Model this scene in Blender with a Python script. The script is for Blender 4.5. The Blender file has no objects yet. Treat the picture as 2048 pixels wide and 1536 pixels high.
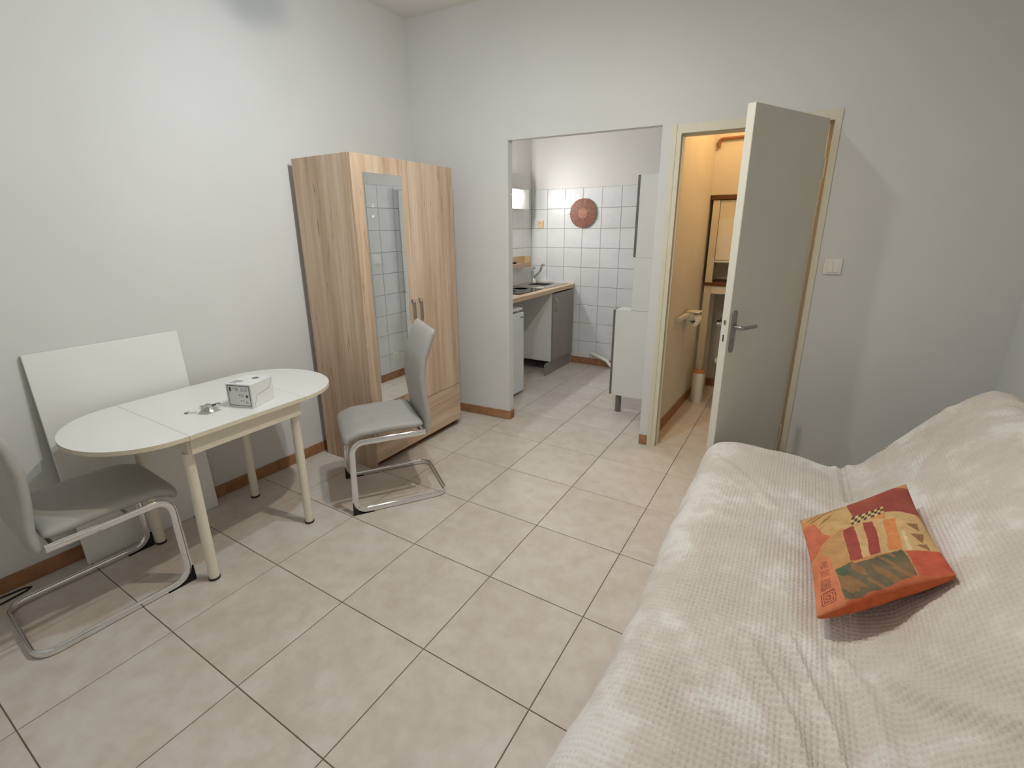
import bpy, bmesh, math, random
import numpy as np
from mathutils import Vector, Matrix

random.seed(7); rng = np.random.default_rng(7)
SC = bpy.context.scene
COL = SC.collection

# ------------------------------------------------------------------ camera
cam_d = bpy.data.cameras.new('camera'); cam = bpy.data.objects.new('camera', cam_d); COL.objects.link(cam)
CR = ((0.8509742, 0.5251194, -0.0096218), (0.1414751, -0.2468312, -0.9586757), (-0.5057941, 0.8144470, -0.2843383))
m = Matrix(((CR[0][0], -CR[1][0], -CR[2][0], 1.91184), (CR[0][1], -CR[1][1], -CR[2][1], -0.58246),
            (CR[0][2], -CR[1][2], -CR[2][2], 1.50978), (0, 0, 0, 1)))
cam.matrix_world = m
cam_d.sensor_width = 36.0; cam_d.lens = 952.69 / 2048 * 36
cam_d.shift_x = 14.12 / 2048; cam_d.shift_y = -31.31 / 2048
cam_d.clip_start = 0.02
SC.camera = cam
# ------------------------------------------------------------------ world, exposure, lamp strengths
W = bpy.data.worlds.new('world'); SC.world = W; W.use_nodes = True
W.node_tree.nodes['Background'].inputs[0].default_value = (0, 0, 0, 1)
W.node_tree.nodes['Background'].inputs[1].default_value = 0.0
vs = SC.view_settings
vs.view_transform = 'Standard'; vs.look = 'None'; vs.gamma = 1.0; vs.use_curve_mapping = False
vs.exposure = 0.0
BULB_A = 1350.0; BULB_B = 960.0; TUBE = 84.0; TOILET_BULB = 220.0

# ------------------------------------------------------------------ materials
def lin(c):
    return tuple((v / 12.92 if v <= 0.04045 else ((v + 0.055) / 1.055) ** 2.4) for v in (x / 255 for x in c)) + (1.0,)

class NT:
    def __init__(s, name):
        s.m = bpy.data.materials.new(name); s.m.use_nodes = True
        s.t = s.m.node_tree; s.n = s.t.nodes; s.l = s.t.links
        s.b = s.n['Principled BSDF']
    def add(s, typ, **kw):
        nd = s.n.new(typ)
        for k, v in kw.items():
            if k.startswith('i_'):
                nd.inputs[k[2:].replace('_', ' ')].default_value = v
            else: setattr(nd, k, v)
        return nd
    def link(s, a, b): s.l.new(a, b)
    def coords(s, scale=(1, 1, 1), rnd=False):
        tc = s.add('ShaderNodeTexCoord'); mp = s.add('ShaderNodeMapping')
        mp.inputs['Scale'].default_value = scale
        s.link(tc.outputs['Object'], mp.inputs['Vector'])
        if rnd:
            oi = s.add('ShaderNodeObjectInfo'); mu = s.add('ShaderNodeMath', operation='MULTIPLY'); mu.inputs[1].default_value = 37.0
            cb = s.add('ShaderNodeCombineXYZ')
            s.link(oi.outputs['Random'], mu.inputs[0])
            for k in range(3): s.link(mu.outputs[0], cb.inputs[k])
            s.link(cb.outputs[0], mp.inputs['Location'])
        return mp.outputs[0]
    def noise(s, vec, scale, detail=4, rough=0.55):
        nd = s.add('ShaderNodeTexNoise'); nd.inputs['Scale'].default_value = scale
        nd.inputs['Detail'].default_value = detail; nd.inputs['Roughness'].default_value = rough
        s.link(vec, nd.inputs['Vector']); return nd.outputs['Fac']
    def ramp(s, fac, stops):
        r = s.add('ShaderNodeValToRGB'); e = r.color_ramp.elements
        while len(e) < len(stops): e.new(0.5)
        for i, (p, c) in enumerate(stops): e[i].position = p; e[i].color = c
        s.link(fac, r.inputs[0]); return r.outputs[0]
    def mix(s, fac, a, b, blend='MIX'):
        mx = s.add('ShaderNodeMix', data_type='RGBA', blend_type=blend)
        for sock, v in ((mx.inputs[0], fac), (mx.inputs[6], a), (mx.inputs[7], b)):
            if isinstance(v, (int, float, tuple)): sock.default_value = v
            else: s.link(v, sock)
        return mx.outputs[2]
    def bump(s, h, strength, dist=0.002):
        bp = s.add('ShaderNodeBump'); bp.inputs['Strength'].default_value = strength; bp.inputs['Distance'].default_value = dist
        s.link(h, bp.inputs['Height']); s.link(bp.outputs[0], s.b.inputs['Normal'])
    def fin(s, color=None, rough=0.5, metal=0.0, spec=0.5, **kw):
        if color is not None:
            if isinstance(color, tuple): s.b.inputs['Base Color'].default_value = color
            else: s.link(color, s.b.inputs['Base Color'])
        if isinstance(rough, float): s.b.inputs['Roughness'].default_value = rough
        else: s.link(rough, s.b.inputs['Roughness'])
        s.b.inputs['Metallic'].default_value = metal
        s.b.inputs['Specular IOR Level'].default_value = spec
        for k, v in kw.items(): s.b.inputs[k.replace('_', ' ')].default_value = v
        return s.m

def plain(name, rgb, rough=0.5, metal=0.0, spec=0.5, var=0.06, scale=8.0, bump=0.0, bscale=150.0, **kw):
    t = NT(name); v = t.coords(rnd=False); c = lin(rgb)
    n = t.noise(v, scale, 2)
    d = tuple(x * (1 - var) for x in c[:3]) + (1,); e = tuple(min(1, x * (1 + var)) for x in c[:3]) + (1,)
    col = t.ramp(n, [(0.3, d), (0.7, e)])
    if bump: t.bump(t.noise(v, bscale, 1), bump)
    return t.fin(col, rough, metal, spec, **kw)

def emit(name, rgb, strength):
    t = NT(name)
    t.b.inputs['Base Color'].default_value = (0.8, 0.8, 0.8, 1)
    t.b.inputs['Emission Color'].default_value = tuple(rgb) + (1,)
    t.b.inputs['Emission Strength'].default_value = strength
    return t.m

M = {}
M['wall'] = plain('wall_paint', (221, 221, 219), 0.85, spec=0.2, var=0.02, scale=2.0)
M['wall_k'] = plain('kitchen_paint', (226, 224, 221), 0.8, spec=0.2, var=0.015, scale=2.0)
M['wall_wc'] = plain('toilet_paint', (226, 222, 213), 0.8, spec=0.25, var=0.03, scale=3.0)
M['ceiling'] = plain('ceiling_paint', (238, 235, 230), 0.9, spec=0.15, var=0.02, scale=2.0)
M['grout'] = plain('floor_grout', (126, 112, 97), 0.9, spec=0.1, var=0.2, scale=30)
M['wgrout'] = plain('wall_grout', (150, 146, 138), 0.9, spec=0.1, var=0.12, scale=20)

def m_floor():
    t = NT('beige_floor_tile'); v = t.coords(rnd=True)
    a = t.noise(v, 3.0, 4, 0.6); b = t.noise(v, 12.0, 3, 0.65)
    c1 = t.ramp(a, [(0.3, lin((205, 194, 181))), (0.5, lin((213, 204, 193))), (0.68, lin((220, 214, 207)))])
    c2 = t.ramp(b, [(0.35, lin((202, 189, 175))), (0.65, lin((221, 215, 209)))])
    col = t.mix(0.4, c1, c2)
    r = t.ramp(b, [(0.3, (0.30, 0.30, 0.30, 1)), (0.7, (0.44, 0.44, 0.44, 1))])
    t.bump(t.noise(v, 40, 1), 0.08, 0.001)
    return t.fin(col, r, 0, 0.45)
M['tile'] = m_floor()

def m_wtile():
    t = NT('white_wall_tile'); v = t.coords(rnd=True)
    col = t.ramp(t.noise(v, 6, 3), [(0.3, lin((226, 228, 228))), (0.7, lin((234, 235, 234)))])
    t.bump(t.noise(v, 14, 1), 0.8, 0.008)
    return t.fin(col, 0.13, 0, 0.5)
M['wtile'] = m_wtile()

def m_terra():
    t = NT('terracotta_plinth'); v = t.coords(rnd=True)
    col = t.ramp(t.noise(v, 14, 5), [(0.3, lin((148, 104, 72))), (0.55, lin((170, 124, 90))), (0.75, lin((184, 140, 106)))])
    return t.fin(col, 0.5, 0, 0.3)
M['terra'] = m_terra()

def m_wood(name, cs, axis=2, rough=0.5):
    t = NT(name)
    def ax(k, l):
        q = [k, k, k]; q[axis] = l; return tuple(q)
    a = t.noise(t.coords(ax(13, 0.55)), 1.0, 4, 0.6); b = t.noise(t.coords(ax(34, 1.4)), 1.0, 5, 0.65)
    c = t.noise(t.coords(ax(150, 3.5)), 1.0, 3, 0.6); st = t.noise(t.coords(ax(48, 4.5)), 1.0, 2, 0.5)
    base = t.ramp(a, [(0.34, lin(cs[3])), (0.45, lin(cs[0])), (0.54, lin(cs[1])), (0.66, lin(cs[2]))])
    grain = t.ramp(b, [(0.30, lin(cs[3])), (0.45, lin(cs[1])), (0.62, lin(cs[2]))])
    col = t.mix(0.42, base, grain)
    fg = t.ramp(c, [(0.3, (0.84, 0.82, 0.80, 1)), (0.6, (1, 1, 1, 1))])
    col = t.mix(0.6, col, fg, 'MULTIPLY')
    k = t.ramp(st, [(0.66, (1, 1, 1, 1)), (0.76, lin((158, 128, 104)))])
    col = t.mix(0.8, col, k, 'MULTIPLY')
    t.bump(c, 0.08, 0.001)
    return t.fin(col, rough, 0, 0.3)
OAK = [(194, 165, 139), (208, 182, 156), (223, 201, 179), (172, 140, 114)]
M['oak'] = m_wood('light_oak_grain', OAK, 2)
M['oak_h'] = m_wood('light_oak_grain_horizontal', OAK, 1)
M['worktop'] = m_wood('worktop_wood', [(200, 172, 138), (206, 178, 146), (214, 190, 160), (190, 158, 122)], 1, 0.35)
M['brownwood'] = m_wood('brown_wood', [(96, 62, 40), (110, 72, 48), (124, 84, 56), (78, 48, 30)], 0)
M['mirror'] = plain('mirror_silver', (236, 240, 240), 0.0, 1.0, var=0.0)
M['steel'] = plain('brushed_steel', (190, 188, 184), 0.28, 1.0, var=0.04, scale=40)
M['chrome'] = plain('chrome', (232, 232, 234), 0.06, 1.0, var=0.01)
M['satin'] = plain('satin_nickel', (170, 166, 160), 0.32, 1.0, var=0.03)
M['black'] = plain('black_plastic', (22, 22, 23), 0.45, var=0.1)
M['blackglass'] = plain('black_glass', (14, 14, 15), 0.06, var=0.05)
M['whitelam'] = plain('white_laminate', (238, 238, 234), 0.3, var=0.015, scale=3)
M['board'] = plain('white_board', (240, 240, 237), 0.4, var=0.015, scale=3)
M['cream'] = plain('cream_lacquer', (236, 230, 212), 0.35, var=0.02, scale=4)
M['edge'] = plain('cream_edging', (226, 218, 194), 0.45, var=0.04, scale=20)
M['cabwhite'] = plain('cabinet_white', (230, 230, 227), 0.4, var=0.015, scale=3)
M['greydoor'] = plain('grey_cabinet_door', (142, 136, 129), 0.42, var=0.03, scale=6)
M['greyedge'] = plain('dark_grey_edge', (112, 109, 105), 0.4, var=0.03)
M['whiteplastic'] = plain('white_plastic', (238, 236, 230), 0.35, var=0.01)
M['ivory'] = plain('ivory_plastic', (226, 206, 160), 0.4, var=0.02)
M['fridge'] = plain('fridge_white', (226, 230, 234), 0.3, var=0.01)
M['doorpaint'] = plain('door_paint', (222, 219, 206), 0.5, var=0.02, scale=3, bump=0.05, bscale=90)
M['frame'] = plain('door_frame_paint', (222, 216, 196), 0.5, var=0.03, scale=6)
M['wccab'] = plain('toilet_cabinet_cream', (230, 224, 208), 0.45, var=0.03, scale=5)
M['paper'] = plain('toilet_paper', (240, 232, 220), 0.9, var=0.02)
M['ceramic'] = plain('ceramic_white', (236, 234, 228), 0.12, var=0.01)
M['terralid'] = plain('orange_lid', (196, 128, 78), 0.5, var=0.05)
M['foam'] = plain('sofa_ticking', (150, 128, 104), 0.9, var=0.05)
M['carton'] = plain('white_carton', (232, 232, 232), 0.5, var=0.02, scale=20)
M['ink'] = plain('grey_ink', (110, 110, 112), 0.6, var=0.05)
M['inkdark'] = plain('dark_ink', (48, 48, 50), 0.6, var=0.05)
M['foil'] = plain('silver_foil', (170, 168, 164), 0.3, 0.7, var=0.2, scale=60)

def m_vinyl():
    t = NT('grey_vinyl'); v = t.coords()
    col = t.ramp(t.noise(v, 14, 4), [(0.3, lin((172, 170, 166))), (0.7, lin((180, 178, 174)))])
    t.bump(t.noise(v, 420, 2), 0.15, 0.001)
    return t.fin(col, 0.5, 0, 0.35)
M['vinyl'] = m_vinyl()

def m_clear():
    t = NT('clear_plastic')
    t.b.inputs['Transmission Weight'].default_value = 0.75
    return t.fin(lin((236, 234, 230)), 0.15, 0, 0.5)
M['clear'] = m_clear()

def m_blanket():
    t = NT('waffle_fleece'); v = t.coords()
    big = t.noise(v, 3.2, 4, 0.68); fine = t.noise(v, 260, 1, 0.7)
    c1 = t.ramp(big, [(0.38, lin((215, 206, 196))), (0.50, lin((224, 216, 208))), (0.58, lin((238, 234, 229)))])
    f = t.ramp(fine, [(0.3, (0.90, 0.89, 0.88, 1)), (0.7, (1, 1, 1, 1))])
    col = t.mix(0.8, c1, f, 'MULTIPLY')
    t.bump(fine, 0.5, 0.003)
    t.b.inputs['Sheen Weight'].default_value = 0.25
    t.b.inputs['Sheen Roughness'].default_value = 0.6
    return t.fin(col, 0.95, 0, 0.1)
M['blanket'] = m_blanket()

def m_pillow():
    t = NT('patchwork_print'); at = t.add('ShaderNodeAttribute', attribute_name='print')
    v = t.coords(); st = t.coords((60, 60, 20))
    n = t.noise(v, 22, 5, 0.7); s2 = t.noise(v, 9, 4, 0.6)
    k = t.ramp(n, [(0.32, (0.74, 0.70, 0.66, 1)), (0.62, (1.06, 1.04, 1.0, 1))])
    col = t.mix(0.8, at.outputs['Color'], k, 'MULTIPLY')
    col = t.mix(t.ramp(s2, [(0.5, (0, 0, 0, 1)), (0.75, (0.28, 0.28, 0.28, 1))]), col, lin((196, 128, 78)))
    t.bump(t.noise(v, 500, 2), 0.25, 0.001)
    return t.fin(col, 0.85, 0, 0.15)
M['pillow'] = m_pillow()

# ------------------------------------------------------------------ mesh helpers
def tag(o, label=None, cat=None, group=None, kind=None):
    if label: o['label'] = label
    if cat: o['category'] = cat
    if group: o['group'] = group
    if kind: o['kind'] = kind
    return o

def link(name, me, parent=None, mats=()):
    for mt in mats: me.materials.append(M[mt] if isinstance(mt, str) else mt)
    o = bpy.data.objects.new(name, me); COL.objects.link(o)
    if parent: o.parent = parent
    return o

def from_bm(name, bm, mat, parent=None, smooth=False):
    bmesh.ops.recalc_face_normals(bm, faces=bm.faces)
    me = bpy.data.meshes.new(name); bm.to_mesh(me); bm.free()
    if any(p.use_smooth for p in me.polygons): me.set_sharp_from_angle(angle=math.radians(38))
    if smooth:
        for p in me.polygons: p.use_smooth = True
    return link(name, me, parent, mat if isinstance(mat, (list, tuple)) else (mat,))

def add_box(bm, a, b, rot=0.0, piv=None, mi=0):
    vs_ = []
    for z in (a[2], b[2]):
        for x, y in ((a[0], a[1]), (b[0], a[1]), (b[0], b[1]), (a[0], b[1])):
            vs_.append(bm.verts.new((x, y, z)))
    fs = [(0, 3, 2, 1), (4, 5, 6, 7), (0, 1, 5, 4), (1, 2, 6, 5), (2, 3, 7, 6), (3, 0, 4, 7)]
    out = []
    for f in fs:
        fc = bm.faces.new([vs_[i] for i in f]); fc.material_index = mi; out.append(fc)
    return vs_, out

def box(name, a, b, mat, parent=None, bevel=0.0, seg=2):
    a2 = [min(p, q) for p, q in zip(a, b)]; b2 = [max(p, q) for p, q in zip(a, b)]
    bm = bmesh.new(); add_box(bm, a2, b2)
    if bevel: bmesh.ops.bevel(bm, geom=list(bm.edges), offset=bevel, segments=seg, affect='EDGES', profile=0.5)
    return from_bm(name, bm, mat, parent)

def add_prism(bm, poly, z0, z1, mi=0):
    lo = [bm.verts.new((x, y, z0)) for x, y in poly]; hi = [bm.verts.new((x, y, z1)) for x, y in poly]
    n = len(poly)
    bm.faces.new(lo[::-1]).material_index = mi; bm.faces.new(hi).material_index = mi
    for i in range(n):
        bm.faces.new((lo[i], lo[(i + 1) % n], hi[(i + 1) % n], hi[i])).material_index = mi

def prism(name, poly, z0, z1, mat, parent=None, bevel=0.0, smooth=False):
    bm = bmesh.new(); add_prism(bm, poly, z0, z1)
    if bevel:
        bmesh.ops.bevel(bm, geom=[e for e in bm.edges if abs(e.verts[0].co.z - e.verts[1].co.z) < 1e-6], offset=bevel, segments=2, affect='EDGES')
    return from_bm(name, bm, mat, parent, smooth)

def add_tube(bm, pts, ra, rb=None, n=12, up=None, cap=True, closed=False, radii=None):
    """sweep an ellipse along pts by parallel transport; ra is along the transported 'up' vector"""
    rb = rb or ra; P = [Vector(p) for p in pts]; N = len(P)
    T = []
    for i in range(N):
        a = P[(i - 1) % N] if closed else P[max(i - 1, 0)]; b = P[(i + 1) % N] if closed else P[min(i + 1, N - 1)]
        T.append((b - a).normalized())
    u = Vector(up) if up else (Vector((0, 0, 1)) if abs(T[0].z) < 0.9 else Vector((1, 0, 0)))
    rings = []
    for i in range(N):
        u = (u - T[i] * u.dot(T[i])).normalized(); w = T[i].cross(u)
        k = radii[i] if radii else 1.0
        rings.append([bm.verts.new(P[i] + u * (ra * k * math.cos(2 * math.pi * j / n)) + w * (rb * k * math.sin(2 * math.pi * j / n))) for j in range(n)])
    for i in range(N if closed else N - 1):
        A = rings[i]; B = rings[(i + 1) % N]
        for j in range(n): bm.faces.new((A[j], A[(j + 1) % n], B[(j + 1) % n], B[j])).smooth = True
    if cap and not closed:
        bm.faces.new(rings[0][::-1]); bm.faces.new(rings[-1])

def tube(name, pts, ra, mat, parent=None, rb=None, n=12, up=None, closed=False, radii=None):
    bm = bmesh.new(); add_tube(bm, pts, ra, rb, n, up, True, closed, radii); return from_bm(name, bm, mat, parent)

def fillet(pts, r, n=6):
    P = [Vector(p) for p in pts]; out = [P[0]]
    for i in range(1, len(P) - 1):
        a = (P[i - 1] - P[i]); b = (P[i + 1] - P[i]); la, lb = a.length, b.length; a.normalize(); b.normalize()
        ang = a.angle(b); d = min(r / math.tan(ang / 2), la * 0.49, lb * 0.49)
        s, e = P[i] + a * d, P[i] + b * d; rr = d * math.tan(ang / 2)
        c = P[i] + (a + b).normalized() * (rr / math.sin(ang / 2))
        for k in range(n + 1):
            t = k / n; v = ((s - c).normalized().slerp((e - c).normalized(), t)) * rr; out.append(c + v)
    out.append(P[-1]); return out

def add_lathe(bm, prof, n=24, c=(0, 0, 0), smooth=True):
    rings = []
    for r, z in prof:
        rings.append([bm.verts.new((c[0] + r * math.cos(2 * math.pi * j / n), c[1] + r * math.sin(2 * math.pi * j / n), c[2] + z)) for j in range(n)] if r > 1e-6 else [bm.verts.new((c[0], c[1], c[2] + z))])
    for A, B in zip(rings[:-1], rings[1:]):
        for j in range(n):
            a = [A[j % len(A)], A[(j + 1) % len(A)], B[(j + 1) % len(B)], B[j % len(B)]]
            seen = []
            for v in a:
                if v not in seen: seen.append(v)
            if len(seen) > 2: bm.faces.new(seen).smooth = smooth
    if len(rings[0]) > 1: bm.faces.new(rings[0][::-1])
    if len(rings[-1]) > 1: bm.faces.new(rings[-1])

def lathe(name, prof, mat, parent=None, n=24, c=(0, 0, 0), rot=None):
    bm = bmesh.new(); add_lathe(bm, prof, n, c)
    if rot is not None: bmesh.ops.transform(bm, matrix=rot, verts=bm.verts)
    return from_bm(name, bm, mat, parent)

def empty(name, loc=(0, 0, 0), rz=0.0, label=None, cat=None, group=None, kind=None):
    o = bpy.data.objects.new(name, None); COL.objects.link(o); o.location = loc; o.rotation_euler = (0, 0, rz)
    o.empty_display_size = 0.1
    return tag(o, label, cat, group, kind)

def copy_part(src, parent, loc=None, rot=None, scale=None):
    c = src.copy(); COL.objects.link(c); c.parent = parent
    if loc: c.location = loc
    if rot: c.rotation_euler = rot
    if scale: c.scale = scale
    return c

def grid_mesh(name, V, nu, nv, mat, parent=None, closed_u=False, smooth=True):
    idx = np.arange(nu * nv).reshape(nu, nv)
    a, b, c, d = idx[:-1, :-1], idx[1:, :-1], idx[1:, 1:], idx[:-1, 1:]
    F = np.stack([a, b, c, d], -1).reshape(-1, 4)
    me = bpy.data.meshes.new(name)
    me.vertices.add(len(V)); me.vertices.foreach_set('co', np.asarray(V, np.float32).ravel())
    me.loops.add(F.size); me.loops.foreach_set('vertex_index', F.ravel().astype(np.int32))
    me.polygons.add(len(F)); me.polygons.foreach_set('loop_start', np.arange(0, F.size, 4, dtype=np.int32))
    me.polygons.foreach_set('loop_total', np.full(len(F), 4, np.int32))
    if smooth: me.polygons.foreach_set('use_smooth', np.ones(len(F), bool))
    me.update(calc_edges=True); me.validate()
    return link(name, me, parent, (mat,))

def vnoise(x, y, seed=0):
    """smooth value noise on numpy arrays"""
    r = np.random.default_rng(seed); T = r.random((64, 64))
    xi = np.floor(x).astype(int); yi = np.floor(y).astype(int); fx = x - xi; fy = y - yi
    fx = fx * fx * (3 - 2 * fx); fy = fy * fy * (3 - 2 * fy)
    g = lambda i, j: T[i % 64, j % 64]
    return (g(xi, yi) * (1 - fx) + g(xi + 1, yi) * fx) * (1 - fy) + (g(xi, yi + 1) * (1 - fx) + g(xi + 1, yi + 1) * fx) * fy - 0.5

# ------------------------------------------------------------------ the setting
CEIL = 2.95
LW = lambda y: -0.853 + 0.027 * y            # face of the left wall
BW = lambda x: 2.512 + 0.086 * x             # face of the wall with the openings
BT = 0.06                                    # its thickness
KX, KY = -0.790, 4.360                       # kitchen left and back wall faces
PX = 1.075                                   # kitchen side of the partition
RX = 2.85; REAR = -1.30; WCY = 4.24

# floor
floor = tag(box('floor', (-1.0, REAR - 0.1, -0.06), (RX + 0.1, KY + 0.1, -0.003), 'grout'), kind='structure')
TS = 0.45; GAP = 0.0019
tile_cache = {}
def tile_mesh(w, d):
    k = (round(w, 3), round(d, 3))
    if k not in tile_cache:
        bm = bmesh.new(); w2, d2, c = w / 2, d / 2, 0.0012
        lo = [bm.verts.new(p) for p in ((-w2, -d2, -0.006), (w2, -d2, -0.006), (w2, d2, -0.006), (-w2, d2, -0.006))]
        md = [bm.verts.new((v.co.x, v.co.y, -0.001)) for v in lo]
        hi = [bm.verts.new((v.co.x * (w2 - c) / w2, v.co.y * (d2 - c) / d2, 0.0)) for v in lo]
        for A, B in ((lo, md), (md, hi)):
            for i in range(4): bm.faces.new((A[i], A[(i + 1) % 4], B[(i + 1) % 4], B[i]))
        bm.faces.new(hi)
        me = bpy.data.meshes.new('floor_tile'); bmesh.ops.recalc_face_normals(bm, faces=bm.faces); bm.to_mesh(me); bm.free()
        me.materials.append(M['tile']); tile_cache[k] = me
    return tile_cache[k]
for i in range(-3, 7):
    for j in range(-4, 11):
        x0, x1 = max(i * TS + GAP, -0.86), min((i + 1) * TS - GAP, RX - 0.001)
        y0, y1 = max(j * TS + GAP, REAR), min((j + 1) * TS - GAP, KY - 0.001)
        if x1 - x0 < 0.02 or y1 - y0 < 0.02: continue
        o = bpy.data.objects.new('floor_tile', tile_mesh(x1 - x0, y1 - y0)); COL.objects.link(o); o.parent = floor
        o.location = ((x0 + x1) / 2, (y0 + y1) / 2, 0.0)

# outer walls
def wall(name, poly, z0=0.0, z1=CEIL, mat='wall'):
    return tag(prism(name, poly, z0, z1, mat), kind='structure')
cx0 = -0.787
wall('wall_left', [(LW(REAR), REAR), (LW(2.45), 2.45), (LW(2.45) - 0.1, 2.45), (LW(REAR) - 0.1, REAR)])
wall('wall_right', [(RX, REAR), (RX + 0.1, REAR), (RX + 0.1, 2.8), (RX, BW(RX))])
wall('wall_rear', [(-1.0, REAR - 0.1), (RX + 0.1, REAR - 0.1), (RX + 0.1, REAR), (-1.0, REAR)])
tag(box('ceiling', (-1.0, REAR - 0.1, CEIL), (RX + 0.1, KY + 0.1, CEIL + 0.08), 'ceiling'), kind='structure')
# wall with the kitchen opening and the toilet door
OX0, OX1, OZ = 0.030, 1.066, 2.088
DX0, DX1, DZ = 1.122, 1.968, 2.082
bm = bmesh.new()
def wseg(x0, x1, z0, z1):
    add_prism(bm, [(x0, BW(x0)), (x1, BW(x1)), (x1, BW(x1) + BT), (x0, BW(x0) + BT)], z0, z1)
wseg(-0.86, OX0, 0, CEIL); wseg(OX0, OX1, OZ, CEIL); wseg(OX1, DX0, 0, CEIL); wseg(DX0, DX1, DZ, CEIL); wseg(DX1, RX, 0, CEIL)
tag(from_bm('wall_back', bm, 'wall'), kind='structure')
# kitchen and toilet walls
wkl = wall('wall_kitchen_left', [(KX, BW(KX) + BT), (KX, KY), (KX - 0.1, KY), (KX - 0.1, BW(KX) + BT)], mat='wall_k')
wkb = wall('wall_kitchen_back', [(KX - 0.1, KY), (PX + 0.03, KY), (PX + 0.03, KY + 0.1), (KX - 0.1, KY + 0.1)], mat='wall_k')
bm = bmesh.new()
pl = [(PX, BW(PX) + BT), (1.122, BW(1.122) + BT), (1.182, KY), (PX, KY)]
add_prism(bm, pl, 0, CEIL)
bm.faces.ensure_lookup_table()
for f in bm.faces:
    if f.calc_center_median().x > 1.12: f.material_index = 1
wkr = from_bm('wall_kitchen_right', bm, ['wall_k', 'wall_wc']); tag(wkr, kind='structure')
wall('wall_toilet_back', [(1.15, WCY), (2.12, WCY), (2.12, WCY + 0.12), (1.15, WCY + 0.12)], mat='wall_wc')
wall('wall_toilet_right', [(2.02, BW(2.02) + BT), (2.12, BW(2.12) + BT), (2.12, WCY), (2.02, WCY)], mat='wall_wc')

tag(prism('wall_toilet_upper', [(1.140, 3.885), (2.02, 3.885), (2.02, WCY), (1.140, WCY)], 1.745, CEIL, 'wall_wc'), kind='structure')

# white wall tiles in the kitchen
PXT, PZT, TTOP = 0.2085, 0.204, 1.897
wt = {}
def wtile_mesh(w, h):
    k = (round(w, 3), round(h, 3))
    if k not in wt:
        bm = bmesh.new(); a, b, c = w / 2, h / 2, 0.002
        lo = [bm.verts.new(p) for p in ((-a, 0, -b), (a, 0, -b), (a, 0, b), (-a, 0, b))]
        md = [bm.verts.new((v.co.x, -0.004, v.co.z)) for v in lo]
        hi = [bm.verts.new((v.co.x * (a - c) / a, -0.0055, v.co.z * (b - c) / b)) for v in lo]
        for A, B in ((lo, md), (md, hi)):
            for i in range(4): bm.faces.new((A[i], A[(i + 1) % 4], B[(i + 1) % 4], B[i]))
        bm.faces.new(hi)
        for f in bm.faces: f.smooth = False
        bmesh.ops.recalc_face_normals(bm, faces=bm.faces)
        me = bpy.data.meshes.new('wall_tile'); bm.to_mesh(me); bm.free(); me.materials.append(M['wtile']); wt[k] = me
    return wt[k]
def tile_field(parent, s0, s1, first, place, rot, zmin=0.075):
    """thin grout bed plus one object per tile; s runs along the wall, place(s, z) gives the point on the wall"""
    k0 = math.floor((s0 - first) / PXT) - 1
    for k in range(k0, k0 + 14):
        a, b = max(first + k * PXT, s0), min(first + (k + 1) * PXT, s1)
        if b - a < 0.02: continue
        for r in range(9):
            t = TTOP - r * PZT; u = max(t - PZT, zmin)
            if t - u < 0.03: continue
            o = bpy.data.objects.new('wall_tile', wtile_mesh(b - a - 0.0035, t - u - 0.0035)); COL.objects.link(o); o.parent = parent
            o.location = place((a + b) / 2, (t + u) / 2); o.rotation_euler = (0, 0, rot)
box('grout_bed', (KX, KY - 0.003, 0.07), (PX, KY, TTOP), 'wgrout', wkb)
tile_field(wkb, KX + 0.006, PX - 0.006, KX, lambda s, z: (s, KY - 0.003, z), 0.0)
box('grout_bed', (KX, 3.10, 0.07), (KX + 0.003, KY, TTOP), 'wgrout', wkl)
tile_field(wkl, 3.10, KY - 0.008, KY - 0.008 - 6 * PXT, lambda s, z: (KX + 0.003, s, z), math.pi / 2)
box('grout_bed', (PX - 0.003, BW(PX) + BT + 0.002, 0.07), (PX, KY, TTOP), 'wgrout', wkr)
tile_field(wkr, BW(PX) + BT + 0.004, KY - 0.008, 2.81, lambda s, z: (PX - 0.003, s, z), -math.pi / 2)

# terracotta baseboards, one object per tile
def baseboard(name, a, b, h=0.072, th=0.009, piece=0.33, side=1):
    a = Vector(a); b = Vector(b); d = (b - a); L = d.length; d.normalize(); rz = math.atan2(d.y, d.x)
    root = empty(name, (a.x, a.y, 0), rz, kind='structure')
    s = 0.0
    while s < L - 0.005:
        e = min(s + piece, L)
        box('baseboard_tile', (s + 0.0008, 0.0004 * side, 0.001), (e - 0.0008, th * side, h), 'terra', root, 0.0015, 1)
        s = e
    return root
baseboard('baseboard_left', (LW(REAR) + 0.0, REAR), (LW(1.95), 1.95), side=-1)
baseboard('baseboard_back', (OX0 + 0.010, BW(OX0)), (-0.77, BW(-0.77)), side=1)
baseboard('baseboard_jamb', (OX0, BW(OX0) + BT), (OX0, BW(OX0) - 0.009), side=1)
baseboard('baseboard_pier', (OX1, BW(OX1)), (DX0 + 0.002, BW(DX0)), side=-1)
baseboard('baseboard_kitchen_back', (-0.25, KY - 0.001), (PX - 0.004, KY - 0.001), h=0.075, th=0.012, side=-1)
baseboard('baseboard_kitchen_right', (PX - 0.0005, 3.05), (PX - 0.0005, BW(PX) + BT + 0.01), h=0.075, th=0.012, side=-1)
baseboard('baseboard_toilet_left', (1.129, BW(1.13) + BT + 0.03), (1.1765, WCY), h=0.075, side=-1)
baseboard('baseboard_toilet_back', (1.182, WCY - 0.0005), (2.02, WCY - 0.0005), h=0.075, side=-1)
baseboard('baseboard_right', (DX1 + 0.01, BW(DX1 + 0.01)), (RX, BW(RX)), side=-1)

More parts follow.
